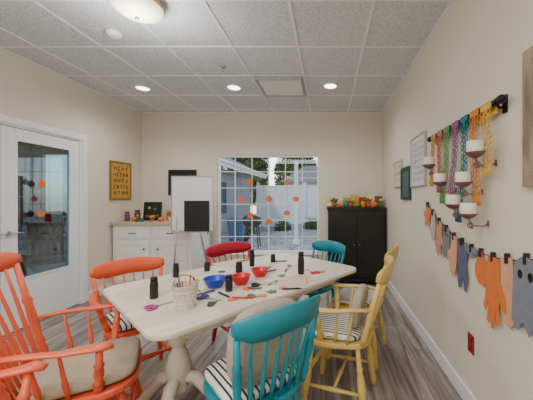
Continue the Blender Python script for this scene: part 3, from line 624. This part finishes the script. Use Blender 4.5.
# ---------------- right wall decorations ----------------
RX=XR-.05; RZ=1.815
rod=B().cyl((RX,1.37,RZ),(RX,2.26,RZ),.012,seg=14); 
rd=rod.done('curtain_rod',M['blackm'],label='black metal curtain rod with round finials on the wall',cat='curtain rod')
for yv in(1.345,2.285): B().sup((RX,yv,RZ),(.045,.055,.045),1,1,14,8).torus((RX,yv+(.03 if yv<2 else -.03),RZ),.015,.005,'Y').done('finial',M['blackm'],parent=rd)
for yv in(1.385,2.24): B().box((XR-.005,yv,RZ-.01),(.01,.03,.09)).tube([(XR-.01,yv,RZ-.02),(XR-.03,yv,RZ-.03),(RX,yv,RZ-.012)],.007).done('bracket',M['blackm'],parent=rd)
def scarf(y,zb,w,m,label,drift=0,sway=.02,ph0=0):
    # fine lace band: three staggered columns of small open loops, scalloped edge
    s=B(); x=RX+.015
    s.box((x-.031,y,RZ-.006),(.004,w,.03)); s.box((x-.015,y,RZ+.014),(.034,w,.004)); s.box((x+.001,y,RZ-.02),(.004,w,.065))
    z0=RZ-.02; L=z0-zb
    yd=lambda t: y+drift*t*t+sway*math.sin(t*5+ph0)*t
    wd=lambda t: 1-.22*math.sin(t*pi)
    r=w/6; step=r*1.9; n=int(L/step)
    for i in range(n+1):
        z=z0-r-i*step; t=(z0-z)/L
        for c in(-1,0,1): s.torus((x-.031-.003*((i+c)%2),yd(t)+c*r*1.95*wd(t),z-(r*.5 if c==0 else 0)),r*1.02,.0029,'X',10,4,sy=1.05)
    zz=z0-2*r-n*step
    for k in range(9):
        yy=yd(1)-w*.46+w*.92*k/8; s.tube([(x-.031,yy,zz+.014),(x-.034,yy+.004,zz-.015),(x-.031,yy,zz-.05)],.0024,5)
    s.tube([(x-.031,yd(1)-w/2,zz+.010),(x-.034,yd(1),zz+.002),(x-.031,yd(1)+w/2,zz+.010)],.0035,5)
    s.done('crocheted_scarf',m,label=label,cat='scarf',group='crocheted scarves hanging from the rod')
scarf(2.17,1.49,.085,col('knit_gold',(200,148,84),.9),'tan gold crocheted lace band draped over the rod',.05)
scarf(2.05,1.42,.085,col('knit_rose',(186,112,104),.9),'dusty rose crocheted lace band draped over the rod',.01,.015,1)
scarf(1.93,1.36,.09,col('knit_green',(96,156,92),.9),'soft green crocheted lace band draped over the rod',.05,.025,2)
scarf(1.80,1.36,.09,col('knit_mauve',(150,96,140),.9),'mauve purple crocheted lace band draped over the rod',.03,.03,4)
scarf(1.68,1.24,.09,col('knit_teal',(30,116,126),.9),'teal crocheted lace band draped over the rod',.04,.03,3)
scarf(1.565,1.36,.09,col('knit_orange',(214,136,52),.9),'orange crocheted lace band draped over the rod',-.01,.02,0)
scarf(1.45,1.50,.095,col('knit_yellow',(222,178,78),.9),'yellow orange crocheted lace band draped over the rod',-.03,.03,2)
xc=.785
cn=[(2.13,1.592),(1.92,1.447),(1.593,1.428),(1.463,1.581),(1.72,1.297),(1.535,1.25)]
for y,z in cn:
    z-=.015
    s=B().turned((xc,y,z-.024),(xc,y,z+.008),[(0,.008),(.3,.030),(.9,.048),(1,.051),(1,.046),(.6,.042),(.5,.003)],20)
    s.tube([(XR-.006,y,z-.05),(XR-.03,y,z-.065),(xc+.03,y,z-.06),(xc,y,z-.022)],.004,8)
    for sg in(-1,1):
        s.tube([(xc+.012+.004*k/22,y+sg*(.004+.030*(1-k/26)*math.sin(k*.36)),z-.045-.020*(1-math.cos(k*.36))*(1-k/30)) for k in range(22)],.0036,6)
    s.box((XR-.003,y,z-.05),(.006,.014,.035))
    s.done('candle_sconce',M['cup'],label='mauve metal candle cup with curled scrolls on a wall arm',cat='candle holder',group='candle sconces on the wall')
    c=B().turned((0,0,0),(0,0,.07),[(0,.041),(.03,.043),(.93,.043),(1,.038),(1,.02),(.9,.004)],22).done('pillar_candle',M['candle'],loc=(xc,y,z-.003),label='white pillar candle in a mauve cup',cat='candle',group='pillar candles in the wall sconces')
    B().cyl((0,0,.062),(0,0,.078),.0015,seg=6).done('wick',M['black'],parent=c)
# garland
gy=[(2.50,1.30),(2.4,1.25),(2.2,1.15),(1.93,1.06),(1.64,1.01),(1.46,1.01),(1.265,1.04),(1.10,1.09)]
B().tube([(XR-.012,y,z) for y,z in gy],.0025,6).done('garland_string',M['iron'],label='thin dark string strung along the cream wall',cat='string')
def gz(y):
    for (y0,z0),(y1,z1) in zip(gy,gy[1:]):
        if y1<=y<=y0: return z0+(z1-z0)*(y0-y)/(y0-y1)
    return 1
WM=Matrix(((0,0,1,0),(1,0,0,0),(0,1,0,0),(0,0,0,1)))
ci=[0]
def cut(y,fn,s_,m,label,rot=0,eyes=None,st_=1.0,drop=0):
    ci[0]+=1; off=.006*(ci[0]%2); nx=.86
    pts=fn(s_)
    c,sn=math.cos(rot),math.sin(rot); pts=[((a*c-q*sn)*nx,(a*sn+q*c)*st_) for a,q in pts]
    zt=max(p[1] for p in pts); pts=[(a,q-zt) for a,q in pts]
    b=B(); b.M=WM; b.prism(pts,0,.004)
    if eyes:
        for ex,ezz in eyes: b.prism([(ex*s_+.007*s_*math.cos(k*pi/5),ezz*s_*st_-zt+.010*s_*math.sin(k*pi/5)) for k in range(10)],-.002,0,mi=1)
    o=b.done('felt_cutout',[m,M['black']],loc=(XR-.020-off,y,gz(y)+.014),label=label,cat='decoration',group='felt cutouts pinned on the garland')
    B().box((XR-.021,y,gz(y)+.006),(.024,.012,.05)).done('clothes_pin',col('pin_wood',(50,40,34)),label='small dark clothes pin on the garland',cat='clothes pin',group='clothes pins on the garland')
E=[(-.015,.06),(.015,.06)]
FS=col('felt_slate',(122,128,142),.9); FC=col('felt_coral',(216,124,78),.9); FP=col('felt_peach',(218,160,126),.9); FB=col('felt_blue',(90,98,126),.9); FO=col('felt_orange',(222,118,52),.9); FR=col('felt_rose',(200,140,122),.9); FG=col('felt_palegrey',(176,174,172),.9)
cut(2.42,leafpts,1.4,FC,'coral felt leaf pinned on the garland')
cut(2.30,mittpts,1.25,FG,'pale grey felt mitten pinned on the garland')
cut(2.17,handpts,1.35,FR,'rose felt hand pinned on the garland',pi+.2,None,1.15)
cut(2.04,ghostpts,1.3,FS,'slate grey felt ghost pinned on the garland',0,E,1.1)
cut(1.915,mittpts,1.3,FP,'peach felt mitten pinned on the garland',.15,None,1.1)
cut(1.80,catpts,1.5,FB,'blue-grey felt cat pinned on the garland',0,None,1.15)
cut(1.68,batpts,.75,FS,'small slate felt bat pinned on the garland')
cut(1.575,pumppts,1.25,FO,'orange felt pumpkin pinned on the garland',0,None,1.2)
cut(1.46,handpts,1.6,FO,'long orange felt hand pinned on the garland',pi+.1,None,1.35)
cut(1.345,mittpts,1.45,FP,'peach felt mitten near the garland end',-.1,None,1.2)
cut(1.215,ghostpts,2.1,FS,'large grey felt ghost pinned on the garland',0,E,1.0)
o=B().box((XR-.003,1.72,.416),(.006,.072,.116)).done('outlet_plate',col('outlet_red',(150,40,36),.4),label='dark red electrical outlet plate on the wall',cat='outlet',bevel=.002)
for z in(.39,.442): B().box((XR-.008,1.72,z),(.004,.03,.03)).done('socket',col('outlet_red2',(120,30,28),.4),parent=o,bevel=.001)
# ---------------- ceiling fixtures ----------------
lx,ly=-1.345,1.93
o=B().turned((lx,ly,2.738),(lx,ly,2.67),[(0,.12),(.3,.15),(.7,.172),(.9,.17),(.95,.14)],36).done('ceiling_light',M['brass'],label='flush ceiling light with pale brass rim and frosted bowl',cat='ceiling lamp')
B().turned((lx,ly,2.70),(lx,ly,2.60),[(0,.162),(.3,.165),(.6,.135),(.85,.08),(1,.02)],36).done('glass_bowl',M['dome'],parent=o)
B().sup((lx,ly,2.594),(.03,.03,.03),1,1,12,8).done('finial',M['brass'],parent=o)
for x,y in((-2.38,3.52),(-1.20,3.5),(.03,3.45)):
    o=B().torus((x,y,2.734),.085,.012,seg=28).done('recessed_light',M['trim'],label='round recessed ceiling downlight with white ring',cat='ceiling lamp',group='recessed downlights')
    B().cyl((x,y,2.737),(x,y,2.732),.075,seg=28).done('lens',M['lamp'],parent=o)
B().turned((-1.82,2.33,2.738),(-1.82,2.33,2.69),[(0,.06),(.5,.06),(.8,.045),(1,.03)],24).done('smoke_detector',M['trim'],label='round white smoke detector on the ceiling',cat='smoke detector')
o=B().turned((-1.13,2.94,2.738),(-1.13,2.94,2.725),[(0,.035),(1,.03)],18).done('fire_sprinkler',M['chrome'],label='small metal fire sprinkler on the ceiling',cat='sprinkler')
B().cyl((-1.13,2.94,2.73),(-1.13,2.94,2.69),.008).cyl((-1.13,2.94,2.69),(-1.13,2.94,2.686),.02).done('sprinkler_head',M['chrome'],parent=o)
v=B(); vx,vy=-.585,3.475
for s_ in(-1,1): v.box((vx+s_*.265,vy,2.722),(.022,.55,.03)); v.box((vx,vy+s_*.265,2.722),(.508,.022,.03))
vo=v.done('air_vent',M['ventd'],label='square white air vent with a grey raised frame',cat='air vent',bevel=.002)
v=B().box((vx,vy,2.725),(.505,.505,.012))
v.done('vent_panel',M['ventw'],parent=vo,bevel=.002)
# ---------------- hanging ornaments ----------------
pts=[(250,182),(287,182),(269,199),(296,199),(241,199),(250,215),(269,222),(287,213)]
for i,(u,v_) in enumerate(pts):
    Z=YB-.06-(.012 if i>4 else 0); x=(u-CX)*Z/F; z=EYE-(v_-CY)*Z/F
    b=B(); b.M=Matrix(((1,0,0,x),(0,0,-1,Z),(0,1,0,z),(0,0,0,1)))
    b.prism(pumppts(.8 if i%2 else .86),-.002,.002)
    o=b.done('window_ornament',M['orange'],label='orange paper pumpkin hanging on string in the window',cat='ornament',group='pumpkin ornaments hanging in the window')
    B().cyl((x,Z,z+.045),(x,Z,WZ1+.0),.0015,seg=5).done('string',M['dgreen'],parent=o)
for u,v_ in((42,184),(41,214)):
    X=XL+.03; Z=X*F/(u-CX); z=EYE-(v_-CY)*Z/F
    b=B(); b.M=Matrix(((0,0,1,X),(1,0,0,Z),(0,1,0,z),(0,0,0,1))); b.prism(pumppts(.62),-.002,.002)
    o=b.done('door_ornament',M['orange'],label='orange paper pumpkin hanging on the glass door',cat='ornament',group='pumpkin ornaments on the door')
    B().cyl((X,Z,z+.035),(X,Z,1.9),.0015,seg=5).done('string',M['dgreen'],parent=o)
def patio(loc,face):
    rz=math.atan2(-face[0],face[1]); r=empty('patio_chair',(loc[0],loc[1],-.075),rz,'black slatted patio rocking chair outside the glass door','chair',group='patio chairs outside the door')
    s=B()
    for k in range(6): s.box((0,-.2+k*.08,.42),(.5,.06,.02))
    s.box((-.2,0,.40),(.03,.46,.03)).box((.2,0,.40),(.03,.46,.03))
    s.done('seat',M['black'],parent=r)
    s=B()
    for k in range(6): s.box((-.2+k*.08,-.3,.78),(.045,.02,.7),R=Matrix.Rotation(.2,3,'X'))
    s.box((0,-.38,1.12),(.5,.03,.09)); s.box((0,-.24,.48),(.5,.03,.06)); s.done('backrest',M['black'],parent=r)
    for sx in(-1,1):
        B().box((sx*.27,0,.64),(.07,.55,.025)).done('armrest',M['black'],parent=r)
        for y in(-.2,.22): B().box((sx*.26,y,.34),(.04,.04,.6)).done('leg',M['black'],parent=r)
        B().tube([(sx*.26,-.45+k*.1,.02+.06*((k-4.5)/4.5)**2) for k in range(10)],.02,6).done('rocker',M['black'],parent=r)
patio((-4.35,4.25),(.8,-.6)); patio((-5.6,6.3),(.6,-.8))
# ---------------- lights ----------------
def area(loc,sx,sy,p,c=(1,.98,.96),rot=(0,0,0)):
    l=bpy.data.lights.new('fill_area_lamp','AREA'); l.shape='RECTANGLE'; l.size=sx; l.size_y=sy; l.energy=p; l.color=c
    o=bpy.data.objects.new('fill_area_lamp',l); o.location=loc; o.rotation_euler=rot; bpy.context.collection.objects.link(o)
area((-1.2,.2,2.70),1.8,.6,34); area((-1.2,-1.4,2.70),2.4,1.2,92)  # unseen fill lights added above and behind the camera, no fixtures modelled
def point(loc,p,r,c=(1,.955,.90),spot=False):
    l=bpy.data.lights.new('lamp_bulb','SPOT' if spot else 'POINT'); l.energy=p; l.shadow_soft_size=r; l.color=c
    if spot: l.spot_size=2.7; l.spot_blend=.9
    o=bpy.data.objects.new('lamp_bulb',l); o.location=loc; bpy.context.collection.objects.link(o)
for x,y in((-2.38,3.52),(-1.20,3.5),(.03,3.45)): point((x,y,2.70),38,.07,spot=True)
point((lx,ly,2.42),22,.14)
sl=bpy.data.lights.new('sun','SUN'); sl.energy=1.2; sl.angle=.1; so=bpy.data.objects.new('sun',sl); bpy.context.collection.objects.link(so)
so.rotation_euler=(math.radians(45),0,math.radians(-30))
w=bpy.data.worlds.new('World'); bpy.context.scene.world=w; w.use_nodes=True; nt=w.node_tree; bg=nt.nodes['Background']
sk=nt.nodes.new('ShaderNodeTexSky'); sk.sky_type='NISHITA'; sk.sun_disc=False; sk.sun_elevation=math.radians(35)
hs=nt.nodes.new('ShaderNodeHueSaturation'); hs.inputs['Saturation'].default_value=.5
nt.links.new(sk.outputs[0],hs.inputs['Color']); nt.links.new(hs.outputs[0],bg.inputs[0]); bg.inputs[1].default_value=.32
# ---------------- camera ----------------
c=bpy.data.cameras.new('camera'); c.sensor_width=36; c.lens=F/533*36; c.shift_x=-(CX-266.5)/533; c.shift_y=(CY-200)/533; c.clip_start=.05
co=bpy.data.objects.new('camera',c); co.location=(0,0,EYE); co.rotation_euler=(pi/2,0,0); bpy.context.collection.objects.link(co); bpy.context.scene.camera=co
